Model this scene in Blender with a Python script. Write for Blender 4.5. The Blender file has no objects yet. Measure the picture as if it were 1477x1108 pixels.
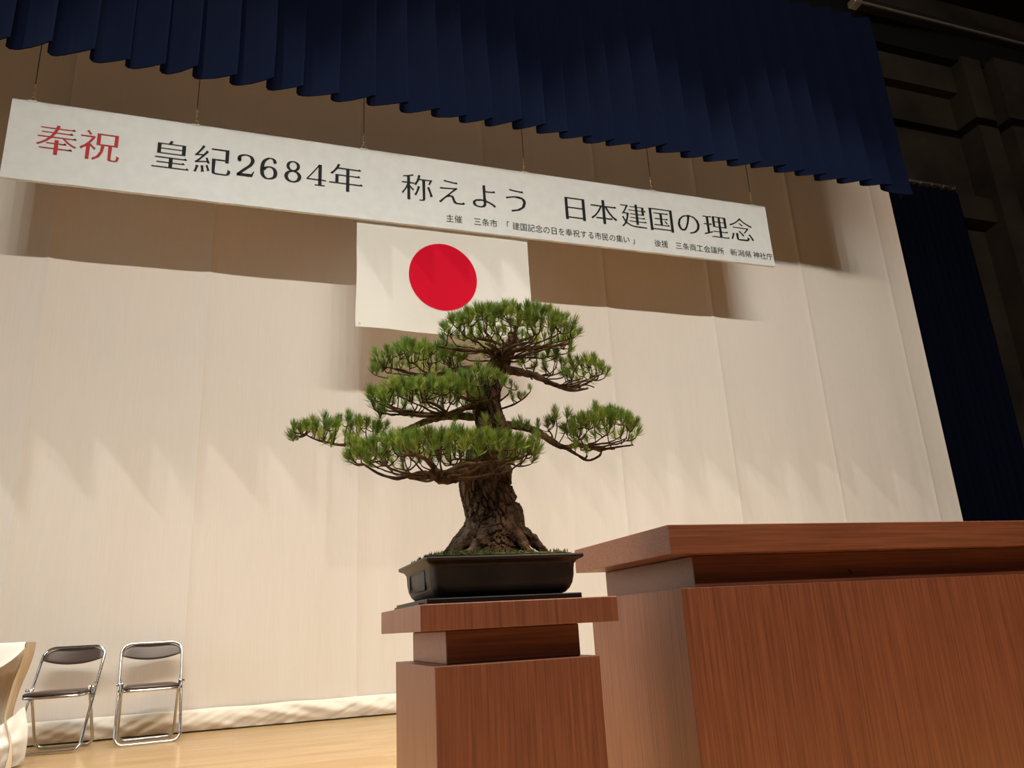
import bpy, bmesh, math, random
from mathutils import Vector, Matrix, noise
rnd = random.Random(7)
C = bpy.context.scene.collection
scene = bpy.context.scene

# ------------------------------------------------------------------ camera
EYE = 0.735
R_ = Vector((0.94569, -0.31924, -0.05298)); F_ = Vector((0.31985, 0.89861, 0.29979)).normalized()
U_ = R_.cross(F_).normalized(); R_ = F_.cross(U_).normalized()
FPX = 1113.2
cd = bpy.data.cameras.new('camera'); cam = bpy.data.objects.new('camera', cd); C.objects.link(cam)
cd.sensor_width = 36.0; cd.lens = FPX/1477*36.0; cd.clip_end = 200; cd.clip_start = .02
cam.matrix_world = Matrix(((R_.x, U_.x, -F_.x, 0), (R_.y, U_.y, -F_.y, 0), (R_.z, U_.z, -F_.z, EYE), (0, 0, 0, 1)))
scene.camera = cam
def at(x, y, Y):
    d = F_*FPX + R_*(x-738.5) - U_*(y-554)
    return Vector((0, 0, EYE)) + d*(Y/d.y)

# ------------------------------------------------------------------ world, lights, exposure
w = bpy.data.worlds.new('hall_dim'); scene.world = w; w.use_nodes = True
w.node_tree.nodes['Background'].inputs[0].default_value = (1.0, .82, .62, 1)
w.node_tree.nodes['Background'].inputs[1].default_value = 0.012
def spot(name, loc, target, power, size, blend, col, rad=.05):
    l = bpy.data.lights.new(name, 'SPOT'); l.energy = power; l.spot_size = math.radians(size)
    l.spot_blend = blend; l.color = col; l.shadow_soft_size = rad
    o = bpy.data.objects.new(name, l); C.objects.link(o); o.location = loc
    o.rotation_euler = (Vector(target)-Vector(loc)).to_track_quat('-Z', 'Y').to_euler()
    return o
def area(name, loc, target, power, sx, sy, col):
    l = bpy.data.lights.new(name, 'AREA'); l.shape = 'RECTANGLE'; l.size = sx; l.size_y = sy; l.energy = power; l.color = col
    o = bpy.data.objects.new(name, l); C.objects.link(o); o.location = loc
    o.rotation_euler = (Vector(target)-Vector(loc)).to_track_quat('-Z', 'Y').to_euler()
    return o
FRONT = (0.853, 1.0, 0.997)
WARM = (1.0, .91, .80)
# front-of-house row, a slot in the auditorium ceiling
for i in range(12):
    x = -2.8 + i*.92
    spot('front_of_house_spot', (x, -2.15, 8.45), (x*1.12+.3, 7.9, 1.9), 292, 46, .45, FRONT, .03)
# border lights hung in front of the valance
for x in (-3.2, -.9, 1.5, 3.9, 6.0):
    spot('border_spot', (x, 4.45, 10.9), (x+.4, 6.2, .3), 600, 42, .4, (1.0, .98, .95), .02)
# added unseen front fill above the auditorium, and working light above the stage lip
area('front_fill_light', (2.8, -6.0, 9.98), (2.6, 6, 2.2), 942, 11, .25, (1.0, 0.85, 0.725))
wl = area('side_fill_light', (-7.2, 3.6, 3.4), (1.2, 2.6, .7), 150, 6, 4.5, (0.721, 0.901, 1.0)); wl.data.spread = math.radians(100)  # added soft fill to brighten the left-facing sides, no lamp seen there
bl = area('backdrop_fill_light', (1.9, 6.95, 11.3), (1.9, 7.25, 0), 66, 12, .25, (1.0, .72, .46)); bl.data.spread = math.radians(110)  # added weak overhead fill that lifts the shadowed part of the backdrop
ap = area('apron_light', (1.6, 2.6, 10.5), (1.6, 2.8, 0), 483, 10, 1.5, (1.0, 0.77, 0.492)); ap.data.spread = math.radians(70)
scene.view_settings.view_transform = 'Standard'; scene.view_settings.look = 'None'
scene.view_settings.gamma = 1; scene.view_settings.use_curve_mapping = False
scene.view_settings.exposure = 0

# ------------------------------------------------------------------ helpers
def tag(o, label=None, cat=None, group=None, kind=None):
    if label: o['label'] = label
    if cat: o['category'] = cat
    if group: o['group'] = group
    if kind: o['kind'] = kind
    return o
def empty(name, loc=(0, 0, 0), rz=0, label=None, cat=None, group=None):
    o = bpy.data.objects.new(name, None); C.objects.link(o); o.location = loc; o.rotation_euler = (0, 0, rz)
    o.empty_display_size = .05
    return tag(o, label, cat, group)
def link(name, me, m, parent=None):
    if m is not None:
        me.materials.clear(); me.materials.append(m)
    o = bpy.data.objects.new(name, me); C.objects.link(o)
    if parent is not None: o.parent = parent
    return o
def obj(name, bm, m, parent=None, smooth=False):
    me = bpy.data.meshes.new(name); bmesh.ops.recalc_face_normals(bm, faces=bm.faces); bm.to_mesh(me); bm.free()
    if smooth:
        for p in me.polygons: p.use_smooth = True
    return link(name, me, m, parent)
def raw(name, vs, fs, m, parent=None, smooth=False):
    me = bpy.data.meshes.new(name); me.from_pydata(vs, [], fs); me.update()
    if smooth:
        me.polygons.foreach_set('use_smooth', [True]*len(me.polygons))
    return link(name, me, m, parent)
def box(bm, lo, hi, bev=0.0, seg=2):
    r = bmesh.ops.create_cube(bm, size=1)
    lo = Vector(lo); hi = Vector(hi)
    for v in r['verts']:
        v.co = Vector([(lo[i]+hi[i])/2 + v.co[i]*(hi[i]-lo[i]) for i in range(3)])
    if bev > 0:
        es = list({e for v in r['verts'] for e in v.link_edges})
        bmesh.ops.bevel(bm, geom=es, offset=bev, segments=seg, affect='EDGES', profile=.5)
def boxo(name, lo, hi, m, parent=None, bev=0.0):
    bm = bmesh.new(); box(bm, lo, hi, bev); return obj(name, bm, m, parent)
def sweep(pts, rads, n=8, closed=False, caps=True):
    """tube along pts -> verts, faces"""
    pts = [Vector(p) for p in pts]; N = len(pts)
    if not hasattr(rads, '__len__'): rads = [rads]*N
    vs = []; fs = []
    prev = None
    for i in range(N):
        if closed: t = pts[(i+1) % N]-pts[i-1]
        else: t = pts[min(i+1, N-1)]-pts[max(i-1, 0)]
        t.normalize()
        if prev is None:
            a = Vector((0, 0, 1)) if abs(t.z) < .9 else Vector((1, 0, 0))
            u = t.cross(a).normalized()
        else:
            u = (prev - t*prev.dot(t))
            if u.length < 1e-6: u = t.orthogonal()
            u.normalize()
        prev = u; v = t.cross(u)
        for k in range(n):
            a = 2*math.pi*k/n
            vs.append(pts[i] + (u*math.cos(a)+v*math.sin(a))*rads[i])
    for i in range(N if closed else N-1):
        j = (i+1) % N
        for k in range(n):
            k2 = (k+1) % n
            fs.append((i*n+k, i*n+k2, j*n+k2, j*n+k))
    if caps and not closed:
        fs.append(tuple(range(n))[::-1]); fs.append(tuple((N-1)*n+k for k in range(n)))
    return vs, fs
class MB:
    def __init__(s): s.v = []; s.f = []
    def add(s, vf, M=None):
        b = len(s.v); vs, fs = vf
        s.v += [tuple(M @ Vector(p)) if M else tuple(p) for p in vs]; s.f += [tuple(b+i for i in q) for q in fs]
        return s
    def build(s, name, m, parent=None, smooth=True): return raw(name, s.v, s.f, m, parent, smooth)
def spline(pts, sub=6, closed=False):
    P = [Vector(p) for p in pts]; N = len(P); out = []
    rng = range(N) if closed else range(N-1)
    for i in rng:
        if closed: a, b, c, d = P[i-1], P[i], P[(i+1) % N], P[(i+2) % N]
        else: a, b, c, d = P[max(i-1, 0)], P[i], P[i+1], P[min(i+2, N-1)]
        for k in range(sub):
            t = k/sub
            out.append(.5*((2*b)+(c-a)*t+(2*a-5*b+4*c-d)*t*t+(3*b-a-3*c+d)*t**3))
    if not closed: out.append(P[-1])
    return out
def nz(x, y=0, z=0): return noise.noise(Vector((x, y, z)))

# ------------------------------------------------------------------ materials
def mat(name, col, rough=.6, metal=0.0, spec=.5, **kw):
    m = bpy.data.materials.new(name); m.use_nodes = True
    b = m.node_tree.nodes['Principled BSDF']
    b.inputs['Base Color'].default_value = (*col, 1); b.inputs['Roughness'].default_value = rough
    b.inputs['Metallic'].default_value = metal; b.inputs['Specular IOR Level'].default_value = spec
    for k, v in kw.items(): b.inputs[k.replace('_', ' ')].default_value = v
    return m
def noisy(m, c1, c2, scale=(1, 1, 1), nscale=5, detail=4, bump=0.0, bdist=.01, lo=.35, hi=.65, coord='Object', wave=None):
    nt = m.node_tree; N = nt.nodes; L = nt.links; b = N['Principled BSDF']
    tc = N.new('ShaderNodeTexCoord'); mp = N.new('ShaderNodeMapping'); mp.inputs['Scale'].default_value = scale
    L.new(tc.outputs[coord], mp.inputs['Vector'])
    n = N.new('ShaderNodeTexNoise'); n.inputs['Scale'].default_value = nscale; n.inputs['Detail'].default_value = detail
    L.new(mp.outputs[0], n.inputs['Vector'])
    cr = N.new('ShaderNodeValToRGB'); cr.color_ramp.elements[0].color = (*c1, 1); cr.color_ramp.elements[1].color = (*c2, 1)
    cr.color_ramp.elements[0].position = lo; cr.color_ramp.elements[1].position = hi
    L.new(n.outputs['Fac'], cr.inputs['Fac']); L.new(cr.outputs['Color'], b.inputs['Base Color'])
    if bump:
        bp = N.new('ShaderNodeBump'); bp.inputs['Strength'].default_value = bump; bp.inputs['Distance'].default_value = bdist
        L.new(n.outputs['Fac'], bp.inputs['Height']); L.new(bp.outputs[0], b.inputs['Normal'])
    return m
def wood(name, scale, c1=(.175, .054, .024), c2=(.33, .115, .052)):
    m = mat(name, c1, .40, spec=.85); noisy(m, c1, c2, scale, 1.0, 6, 0.08, .002, .3, .72); return m
M_cloth = mat('cream_cloth', (.70, .61, .50), .95, spec=.1)
noisy(M_cloth, (.675, .605, .535), (.695, .625, .555), (60, 60, 2), 1.5, 3)
M_hem = mat('hem_cloth', (.74, .67, .58), .9, spec=.1)
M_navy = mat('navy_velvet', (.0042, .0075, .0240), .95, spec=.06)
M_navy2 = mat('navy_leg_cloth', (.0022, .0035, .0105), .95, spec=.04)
M_banner = mat('banner_sheet', (.66, .63, .57), .42, spec=.4)
noisy(M_banner, (.60, .595, .565), (.64, .635, .60), (3, 3, 3), 3, 5, .06, .006)
M_red = mat('red_lettering', (.42, .006, .008), .65)
M_black = mat('black_lettering', (.004, .004, .006), .6, spec=.2)
M_grey = mat('small_black_lettering', (.012, .012, .014), .6, spec=.2)
M_flag = mat('white_flag_cloth', (.80, .78, .71), .9, spec=.1)
M_sun = mat('crimson_flag_disc', (.70, .006, .032), .85, spec=.1)
def see_through(m, col, f):
    nt = m.node_tree; b = nt.nodes['Principled BSDF']; o = nt.nodes['Material Output']
    t = nt.nodes.new('ShaderNodeBsdfTranslucent'); t.inputs[0].default_value = (*col, 1)
    mx = nt.nodes.new('ShaderNodeMixShader'); mx.inputs[0].default_value = f
    nt.links.new(b.outputs[0], mx.inputs[1]); nt.links.new(t.outputs[0], mx.inputs[2]); nt.links.new(mx.outputs[0], o.inputs[0])
see_through(M_flag, (.85, .80, .72), .26); see_through(M_sun, (.85, .03, .05), .30)
WV = wood('reddish_wood_upright_grain', (150, 150, 3.5))
WH = wood('reddish_wood_level_grain', (3.5, 150, 150))
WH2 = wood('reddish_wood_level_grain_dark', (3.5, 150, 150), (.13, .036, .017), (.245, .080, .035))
M_floor = mat('maple_floor', (.60, .36, .14), .3, spec=.5)
M_chrome = mat('chrome_tube', (.62, .62, .63), .14, 1.0)
M_brown = mat('brown_vinyl', (.045, .026, .02), .38)
M_pot = mat('dark_unglazed_pot', (.022, .015, .011), .42, spec=.45)
noisy(M_pot, (.011, .007, .006), (.022, .015, .011), (1, 1, 1), 18, 5, .06, .002)
M_tray = mat('black_lacquer_board', (.010, .006, .006), .4, spec=.3)
M_bark = mat('pine_bark', (.10, .06, .04), .95, spec=.15)
noisy(M_bark, (.030, .019, .012), (.215, .135, .085), (1, 1, .55), 26, 8, .9, .006, .32, .70)
M_twig = mat('pine_twig', (.075, .048, .030), .9, spec=.15)
noisy(M_twig, (.040, .026, .016), (.13, .085, .052), (1, 1, 1), 40, 4, .4, .002)
M_moss = mat('moss', (.08, .10, .03), 1, spec=.05)
noisy(M_moss, (.020, .024, .010), (.155, .17, .055), (1, 1, 1), 60, 6, .8, .006, .38, .66)
M_need = []
for i, (a, b_) in enumerate([((.115, .205, .032), (.31, .46, .08)), ((.072, .140, .026), (.22, .33, .055)), ((.16, .25, .038), (.42, .52, .10))]):
    m = mat('pine_needle_green_%s' % ('mid', 'dark', 'fresh')[i], a, .5, spec=.35)
    noisy(m, a, b_, (1, 1, 1), 55, 2, 0, 0, .3, .7)
    m.node_tree.nodes['Principled BSDF'].inputs['Subsurface Weight'].default_value = 0.0
    M_need.append(m)
M_conc = mat('bare_concrete', (.055, .046, .036), .95, spec=.1)
noisy(M_conc, (.026, .023, .018), (.052, .043, .033), (1, 1, 1), .9, 7, .2, .02)
M_dark = mat('black_masonry', (.012, .012, .011), .95, spec=.1)
M_steel = mat('aluminium_rail', (.42, .37, .30), .4, .8)
M_wire = mat('dark_wire', (.05, .04, .03), .5, .6)
M_chain = mat('brassy_chain', (.75, .60, .42), .35, .6)
M_table = mat('white_tablecloth', (.80, .79, .77), .85, spec=.15)
M_drape = mat('tan_lining_cloth', (.72, .61, .48), .9, spec=.1)
M_castor = mat('dark_castor', (.03, .03, .03), .5)
M_aud = mat('auditorium_wall', (.20, .14, .09), .8)
# floor planks
def floor_mat():
    m = M_floor; nt = m.node_tree; N = nt.nodes; L = nt.links; b = N['Principled BSDF']
    tc = N.new('ShaderNodeTexCoord')
    br = N.new('ShaderNodeTexBrick'); br.inputs['Scale'].default_value = 1.0
    br.inputs['Brick Width'].default_value = 1.8; br.inputs['Row Height'].default_value = .065
    br.inputs['Mortar Size'].default_value = .0011; br.inputs['Mortar Smooth'].default_value = .3
    br.inputs['Color1'].default_value = (.44, .30, .15, 1); br.inputs['Color2'].default_value = (.36, .228, .096, 1)
    br.inputs['Mortar'].default_value = (.22, .12, .045, 1)
    L.new(tc.outputs['Object'], br.inputs['Vector'])
    mp = N.new('ShaderNodeMapping'); mp.inputs['Scale'].default_value = (1.2, 26, 1); L.new(tc.outputs['Object'], mp.inputs['Vector'])
    n = N.new('ShaderNodeTexNoise'); n.inputs['Scale'].default_value = 2.0; n.inputs['Detail'].default_value = 5
    L.new(mp.outputs[0], n.inputs['Vector'])
    mr = N.new('ShaderNodeMapRange'); mr.inputs['From Min'].default_value = .3; mr.inputs['From Max'].default_value = .7
    mr.inputs['To Min'].default_value = .75; mr.inputs['To Max'].default_value = 1.15; L.new(n.outputs['Fac'], mr.inputs['Value'])
    mx = N.new('ShaderNodeVectorMath'); mx.operation = 'SCALE'
    L.new(br.outputs['Color'], mx.inputs[0]); L.new(mr.outputs[0], mx.inputs['Scale']); L.new(mx.outputs[0], b.inputs['Base Color'])
floor_mat()

# ------------------------------------------------------------------ the setting
YB = 7.934          # backdrop
def struct(name, lo, hi, m):
    o = boxo(name, lo, hi, m); return tag(o, kind='structure')
struct('floor', (-8, 1.2, -.12), (16, 9.4, 0), M_floor)
struct('trim_1', (-8, 1.05, -.9), (16, 1.2, 0), WH)                       # stage lip
struct('floor_auditorium', (-8, -9, -1.0), (16, 1.05, -.9), M_aud)
struct('wall_left', (-8.2, -9, -1), (-8, 9.6, 13), M_dark)
struct('wall_right', (16, -9, -1), (16.2, 9.6, 13), M_dark)
struct('wall_front', (-8.2, -9.2, -1), (16.2, -9, 13), M_aud)
struct('ceiling', (-8.2, -9.2, 13), (16.2, 9.8, 13.2), M_dark)
struct('wall_back', (-8.2, 9.45, -1), (16.2, 9.65, 13), M_conc)
# concrete frame proud of the back wall
struct('trim_2', (-8, 9.05, 11.02), (16, 9.45, 11.95), M_dark)            # upper concrete beam, its shade put into the darker material
struct('trim_3', (-8, 9.25, 10.40), (16, 9.45, 11.02), M_conc)            # lit band below
struct('trim_4', (13.05, 9.0, 0), (13.55, 9.45, 11.1), M_conc)
struct('trim_5', (13.75, 8.85, 0), (14.6, 9.45, 11.1), M_conc)
struct('trim_6', (9.5, 9.15, 7.45), (13.05, 9.45, 7.95), M_conc)
struct('trim_7', (14.6, 9.2, 9.9), (16, 9.45, 10.3), M_conc)

# backdrop: sewn cloth widths
bd = empty('backdrop_curtain', (0, YB, 0), label='full-height cream stage backdrop cloth with sewn vertical seams and gathered hem', cat='curtain')
seams = [-5.0, -3.47, -1.945, -.459, 1.083, 2.60, 4.12, 5.65, 7.195, 8.74, 9.11]
ZT = 9.3
def drape_y(x, z):
    k = max(0, 1-z/4.5)
    y = .022*nz(x*2.1, z*.10, 3)*(.3+k) + .012*nz(x*6.5, z*.18, 8)*k + .006*nz(x*15, z*.25, 1)*k
    return y
for i in range(len(seams)-1):
    x0, x1 = seams[i], seams[i+1]; nx = max(6, int((x1-x0)/.035)); nzz = 60
    vs = []; fs = []
    for a in range(nx+1):
        x = x0+(x1-x0)*a/nx
        e = min(a, nx-a)/nx*(x1-x0)
        lip = -.010*math.exp(-(e/.022)**2) - .02*math.exp(-(e/.15)**2)*max(0, 1-0)*.5
        for b in range(nzz+1):
            z = .17+(ZT-.17)*(b/nzz)**1.3
            vs.append((x, drape_y(x, z)+lip, z))
    for a in range(nx):
        for b in range(nzz):
            q = a*(nzz+1)+b; fs.append((q, q+nzz+1, q+nzz+2, q+1))
    raw('cloth_panel', vs, fs, M_cloth, bd, True)
vs = []; fs = []; nx = 900; nh = 12
for a in range(nx+1):
    x = -5+14.11*a/nx
    for b in range(nh+1):
        t = b/nh; z = .012+t*.175
        y = -.035-.035*math.sin(math.pi*t)+.020*nz(x*5+z*14, z*9, 2)+.012*nz(x*12-z*25, z*5, 5)
        vs.append((x, y*(1 if t < 1 else .5), z + .006*nz(x*3, 0, 9)*t))
for a in range(nx):
    for b in range(nh):
        q = a*(nh+1)+b; fs.append((q, q+nh+1, q+nh+2, q+1))
raw('gathered_hem', vs, fs, M_hem, bd, True)
# white edge webbing on the right side
raw('edge_webbing', *(lambda s: (s[0], s[1]))(sweep([(9.115, -.005, .2), (9.115, -.005, ZT)], .012, 6)), M_hem, bd, True)

# side leg curtain
def pleats(x0, x1, n, seed, prof, jit=.15):
    r = random.Random(seed); ws = [1+r.uniform(-jit, jit) for _ in range(n)]; s = sum(ws); out = []; x = x0
    for wd in ws:
        wd = wd/s*(x1-x0)
        dj = r.uniform(.8, 1.2)
        for (u, v) in prof: out.append((x+u*wd, v*dj))
        x += wd
    out.append((x1, 0)); return out
prof_soft = [(0, 0), (.2, -.05), (.4, -.085), (.55, -.06), (.7, -.01), (.85, .03)]
pl = pleats(9.02, 10.95, 13, 3, prof_soft, .35)
pl = [(spl.x, spl.y) for spl in spline([(a, b, 0) for a, b in pl], 3)]
vs = []; fs = []; nb = 24
for (x, y) in pl:
    for b in range(nb+1):
        z = .03+(7.22-.03)*b/nb; t = b/nb
        vs.append((9.02+(x-9.02)*(1-.09*t*0) , 8.2 + y*(1.1-.5*t)+.02*nz(x*2, z*.3, 1), z))
for a in range(len(pl)-1):
    for b in range(nb):
        q = a*(nb+1)+b; fs.append((q, q+nb+1, q+nb+2, q+1))
leg = empty('leg_curtain', (0, 0, 0), label='narrow black-navy side leg curtain hanging right of the cream backdrop', cat='curtain')
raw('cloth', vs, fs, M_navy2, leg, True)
mb = MB(); mb.add(sweep([(8.9, 8.16, 7.26), (10.75, 8.16, 7.26)], .022, 8))
mb.build('curtain_pipe', M_steel, leg)
for k in range(8):
    x = 9.15+k*.24
    mb = MB(); mb.add(sweep([(x+.02*math.cos(a*.785), 8.16-.03*math.sin(a*.785), 7.26+.035*math.cos(a*.785+.3)) for a in range(8)], .005, 5, True)); mb.build('ring_hook', M_steel, leg)

# valance (pleated border curtain)
prof_v = [(0, .0), (.15, -.018), (.4, -.055), (.7, -.11), (.93, -.155), (.99, -.16), (.985, -.14), (.86, -.09), (.80, -.03), (.86, .0)]
YV = 6.60
pv = pleats(-4.6, 7.86, 40, 11, prof_v, .13)
val = empty('valance_curtain', (0, YV, 5.8), label='long navy pleated valance curtain across the top of the stage', cat='curtain')
vs = []; fs = []; nb = 30
for i, (x, y) in enumerate(pv):
    for b in range(nb+1):
        t = b/nb; z = .0+2.72*t
        kk = 1.0-.35*t
        if x > 7.8: z += 0
        vs.append((x+.03*nz(x*.7, z*.6, 4)*(1-t), y*kk+.03*nz(x*1.3, z*.5, 6), z+.022*nz(x*3.3, 0, 3)*(1-t)-(.10*max(0, (x-7.45))/.4*(1-t) if x > 7.45 else 0)))
for a in range(len(pv)-1):
    for b in range(nb):
        q = a*(nb+1)+b; fs.append((q, q+nb+1, q+nb+2, q+1))
vo = raw('pleated_cloth', vs, fs, M_navy, val, False)
sm = vo.modifiers.new('thick', 'SOLIDIFY'); sm.thickness = .006
# stitched hem band
vs2 = []; fs2 = []
for i, (x, y) in enumerate(pv):
    for b, t in enumerate((0, .055)):
        v = vs[i*(nb+1)]; v2 = vs[i*(nb+1)+1]
        f = t/(2.72/nb)
        vs2.append((v[0]+(v2[0]-v[0])*f, v[1]-.007, v[2]+(v2[2]-v[2])*f-.002))
for a in range(len(pv)-1):
    q = a*2; fs2.append((q, q+2, q+3, q+1))
raw('stitched_hem', vs2, fs2, M_navy, vo)
mb = MB(); mb.add(sweep([(-4.7, .05, 2.75), (7.95, .05, 2.75)], .03, 8)); mb.build('batten_pipe', M_steel, val)

# overhead rail
rail = empty('ceiling_rail', (8.52, 7.2, 9.58), label='long ribbed metal lighting rail high up at the top right corner', cat='rail')
for k, dz in enumerate((0, .045, .09)):
    boxo('rail_strip', (0, -.05+k*.035, dz-.02), (5.5, -.02+k*.035, dz+.012), M_steel, rail, .004)
boxo('rail_body', (.02, -.012, -.03), (5.5, .10, .13), M_dark, rail)
boxo('end_bracket', (-.09, -.06, -.04), (.06, .10, .06), M_steel, rail, .01)
# duct work in the dark corner above
duct = empty('round_duct', (10.2, 8.0, 11.6), label='dark round ventilation duct in the shadow above the ceiling rail', cat='duct')
mb = MB(); mb.add(sweep([(0, 0, 0), (1.5, -.6, .1), (3.4, -1.3, .3)], .28, 20)); mb.build('pipe', M_dark, duct)
mb = MB(); mb.add(sweep([(.9, -.3, .02), (1.0, -.34, .03)], .32, 20)); mb.build('joint_collar', M_conc, duct)

# ------------------------------------------------------------------ banner
BY = 7.06; BX0, BX1, BZ0, BZ1 = -2.205, 6.025, 4.785, 5.615
ban = empty('event_banner', ((BX0+BX1)/2, BY, (BZ0+BZ1)/2), label='long white hanging banner board with red and black lettering', cat='banner')
cx, cz = (BX0+BX1)/2, (BZ0+BZ1)/2; hx, hz = (BX1-BX0)/2, (BZ1-BZ0)/2
boxo('frame_board', (-hx+.01, .006, -hz+.01), (hx-.01, .032, hz-.01), mat('pale_frame_wood', (.62, .42, .27), .7), ban)
vs = []; fs = []; nx = 420; nzb = 34
for a in range(nx+1):
    for b in range(nzb+1):
        x = -hx+2*hx*a/nx; z = -hz+2*hz*b/nzb; t = b/nzb
        low = math.exp(-((t)/.09)**2)
        y = -.002*nz(x*1.6, z*3, 1) - .009*abs(nz(x*4+z*7, z*4, 7))*low
        edge = .004*nz(x*5, 0, 3) if b == 0 else 0
        vs.append((x, y, z+edge))
for a in range(nx):
    for b in range(nzb):
        q = a*(nzb+1)+b; fs.append((q, q+nzb+1, q+nzb+2, q+1))
# wrap-over edges
nv = len(vs)
for a in range(nx+1):
    v = vs[a*(nzb+1)]; vs.append((v[0], .034, v[2]))
    v = vs[a*(nzb+1)+nzb]; vs.append((v[0], .034, v[2]))
for a in range(nx):
    p = a*(nzb+1); q = nv+2*a
    fs.append((p, q, q+2, p+nzb+1)); fs.append((p+nzb, p+nzb+nzb+1, q+3, q+1))
for (a) in (0, nx):
    for b in range(nzb):
        p = a*(nzb+1)+b; v0, v1 = vs[p], vs[p+1]
        k = len(vs); vs += [(v0[0], .034, v0[2]), (v1[0], .034, v1[2])]
        fs.append((p, p+1, k+1, k))
raw('sheet', vs, fs, M_banner, ban, False)

def glyph(ch, ero=.021):
    """flat mesh of a character in em units; level strokes thinned like a book face, with small triangular stroke ends"""
    cu = bpy.data.curves.new('t', 'FONT'); cu.body = ch; cu.size = 1; cu.resolution_u = 3; cu.fill_mode = 'FRONT'
    o = bpy.data.objects.new('t', cu); C.objects.link(o)
    dg = bpy.context.evaluated_depsgraph_get(); dg.update()
    me = bpy.data.meshes.new_from_object(o.evaluated_get(dg)); bpy.data.objects.remove(o); bpy.data.curves.remove(cu)
    bm = bmesh.new(); bm.from_mesh(me); bpy.data.meshes.remove(me)
    bmesh.ops.remove_doubles(bm, verts=bm.verts, dist=1e-5)
    bmesh.ops.dissolve_degenerate(bm, dist=1e-5, edges=bm.edges)
    if not bm.faces: bm.free(); return [], []
    nor = {}
    for e in bm.edges:
        if len(e.link_faces) == 1:
            d = e.verts[1].co-e.verts[0].co; n = Vector((d.y, -d.x)).normalized()
            m_ = (e.verts[0].co+e.verts[1].co)/2; c = e.link_faces[0].calc_center_median()
            if n.dot(Vector((m_.x-c.x, m_.y-c.y))) < 0: n = -n
            for v in e.verts: nor.setdefault(v.index if False else v, []).append((n, e))
    seri = []
    is_digit = ch.isdigit()
    for e in bm.edges:
        if len(e.link_faces) == 1:
            a, b = e.verts; L_ = (a.co-b.co).length
            n = nor[a][0][0] if nor[a][0][1] is e else nor[a][-1][0]
            if n.x > .97 and .045 < L_ < .095:
                top = a if a.co.y > b.co.y else b
                # both neighbouring edges must run left (a stroke end)
                ok = True
                for v in (a, b):
                    for (nn, ee) in nor[v]:
                        if ee is not e:
                            ov = ee.other_vert(v)
                            if ov.co.x > v.co.x-.03 or abs(ov.co.y-v.co.y) > .02: ok = False
                if ok: seri.append((top.co.x, (a.co.y+b.co.y)/2, ))
    mv = {}
    for v, ns in nor.items():
        n1 = ns[0][0]; n2 = ns[-1][0]
        DX = .007 if ero > .015 else 0
        o1 = -ero*abs(n1.y)+DX*abs(n1.x); o2 = -ero*abs(n2.y)+DX*abs(n2.x)
        det = n1.x*n2.y-n1.y*n2.x
        if abs(det) > .35:
            dx = (o1*n2.y-o2*n1.y)/det; dy = (n1.x*o2-n2.x*o1)/det
        else:
            n = (n1+n2)
            if n.length < 1e-6: continue
            n.normalize(); dx = -ero*abs(n.y)*n.x; dy = -ero*abs(n.y)*n.y
        mv[v] = (max(-.03, min(.03, dx)), max(-.03, min(.03, dy)))
    for v, (dx, dy) in mv.items(): v.co.x += dx; v.co.y += dy
    bm.verts.index_update()
    V = [(v.co.x, v.co.y) for v in bm.verts]; Fc = [tuple(v.index for v in f.verts) for f in bm.faces]
    bm.free()
    if not is_digit and ero > .01:
        for (x, y) in seri:
            k = len(V); V += [(x+.012, y-.012), (x-.028, y+.048), (x-.085, y-.012)]; Fc.append((k, k+1, k+2))
    return V, Fc
def put(mb, ch, xc, base, sx, sz, ero=.021, fit=None):
    V, Fc = glyph(ch, ero)
    if not V: return
    x0 = min(v[0] for v in V); x1 = max(v[0] for v in V); y0 = min(v[1] for v in V); y1 = max(v[1] for v in V)
    if fit: sx = fit[0]/(x1-x0); sz = fit[1]/(y1-y0); base = fit[2]-y0*sz
    m_ = (x0+x1)/2
    mb.add(([( (v[0]-m_)*sx + xc - cx, -.0062, base + v[1]*sz - cz) for v in V], Fc))
def bx(px, py): return at(px, py, BY).x
EMX, EMZ, BASE = .365, .350, 5.232-.38*.350
def nib(pts, lo, hi, closed=False, sub=8):
    """a pen stroke, heavy where it runs upright and fine where it runs level"""
    P = spline([(x, y, 0) for x, y in pts], sub, closed); N = len(P); V = []; Fc = []
    for i in range(N):
        t = (P[(i+1) % N]-P[i-1]) if closed else (P[min(i+1, N-1)]-P[max(i-1, 0)])
        t.normalize(); wd = (lo+(hi-lo)*abs(t.y)**1.6)/2; n = Vector((-t.y, t.x, 0))
        n = n*wd; V += [((P[i]+n).x, (P[i]+n).y), ((P[i]-n).x, (P[i]-n).y)]
    for i in range(N if closed else N-1):
        a = 2*i; b = 2*((i+1) % N); Fc.append((a, a+1, b+1, b))
    return V, Fc
def dot(x, y, r): return [(x+r*math.cos(k*.5236), y+r*math.sin(k*.5236)) for k in range(12)], [tuple(range(12))]
def ell(x, y, rx, ry): return [(x+rx*math.cos(k*.7854), y+ry*math.sin(k*.7854)) for k in range(8)]
def rect(x0, y0, x1, y1): return [(x0, y0), (x1, y0), (x1, y1), (x0, y1)], [(0, 1, 2, 3)]
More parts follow.
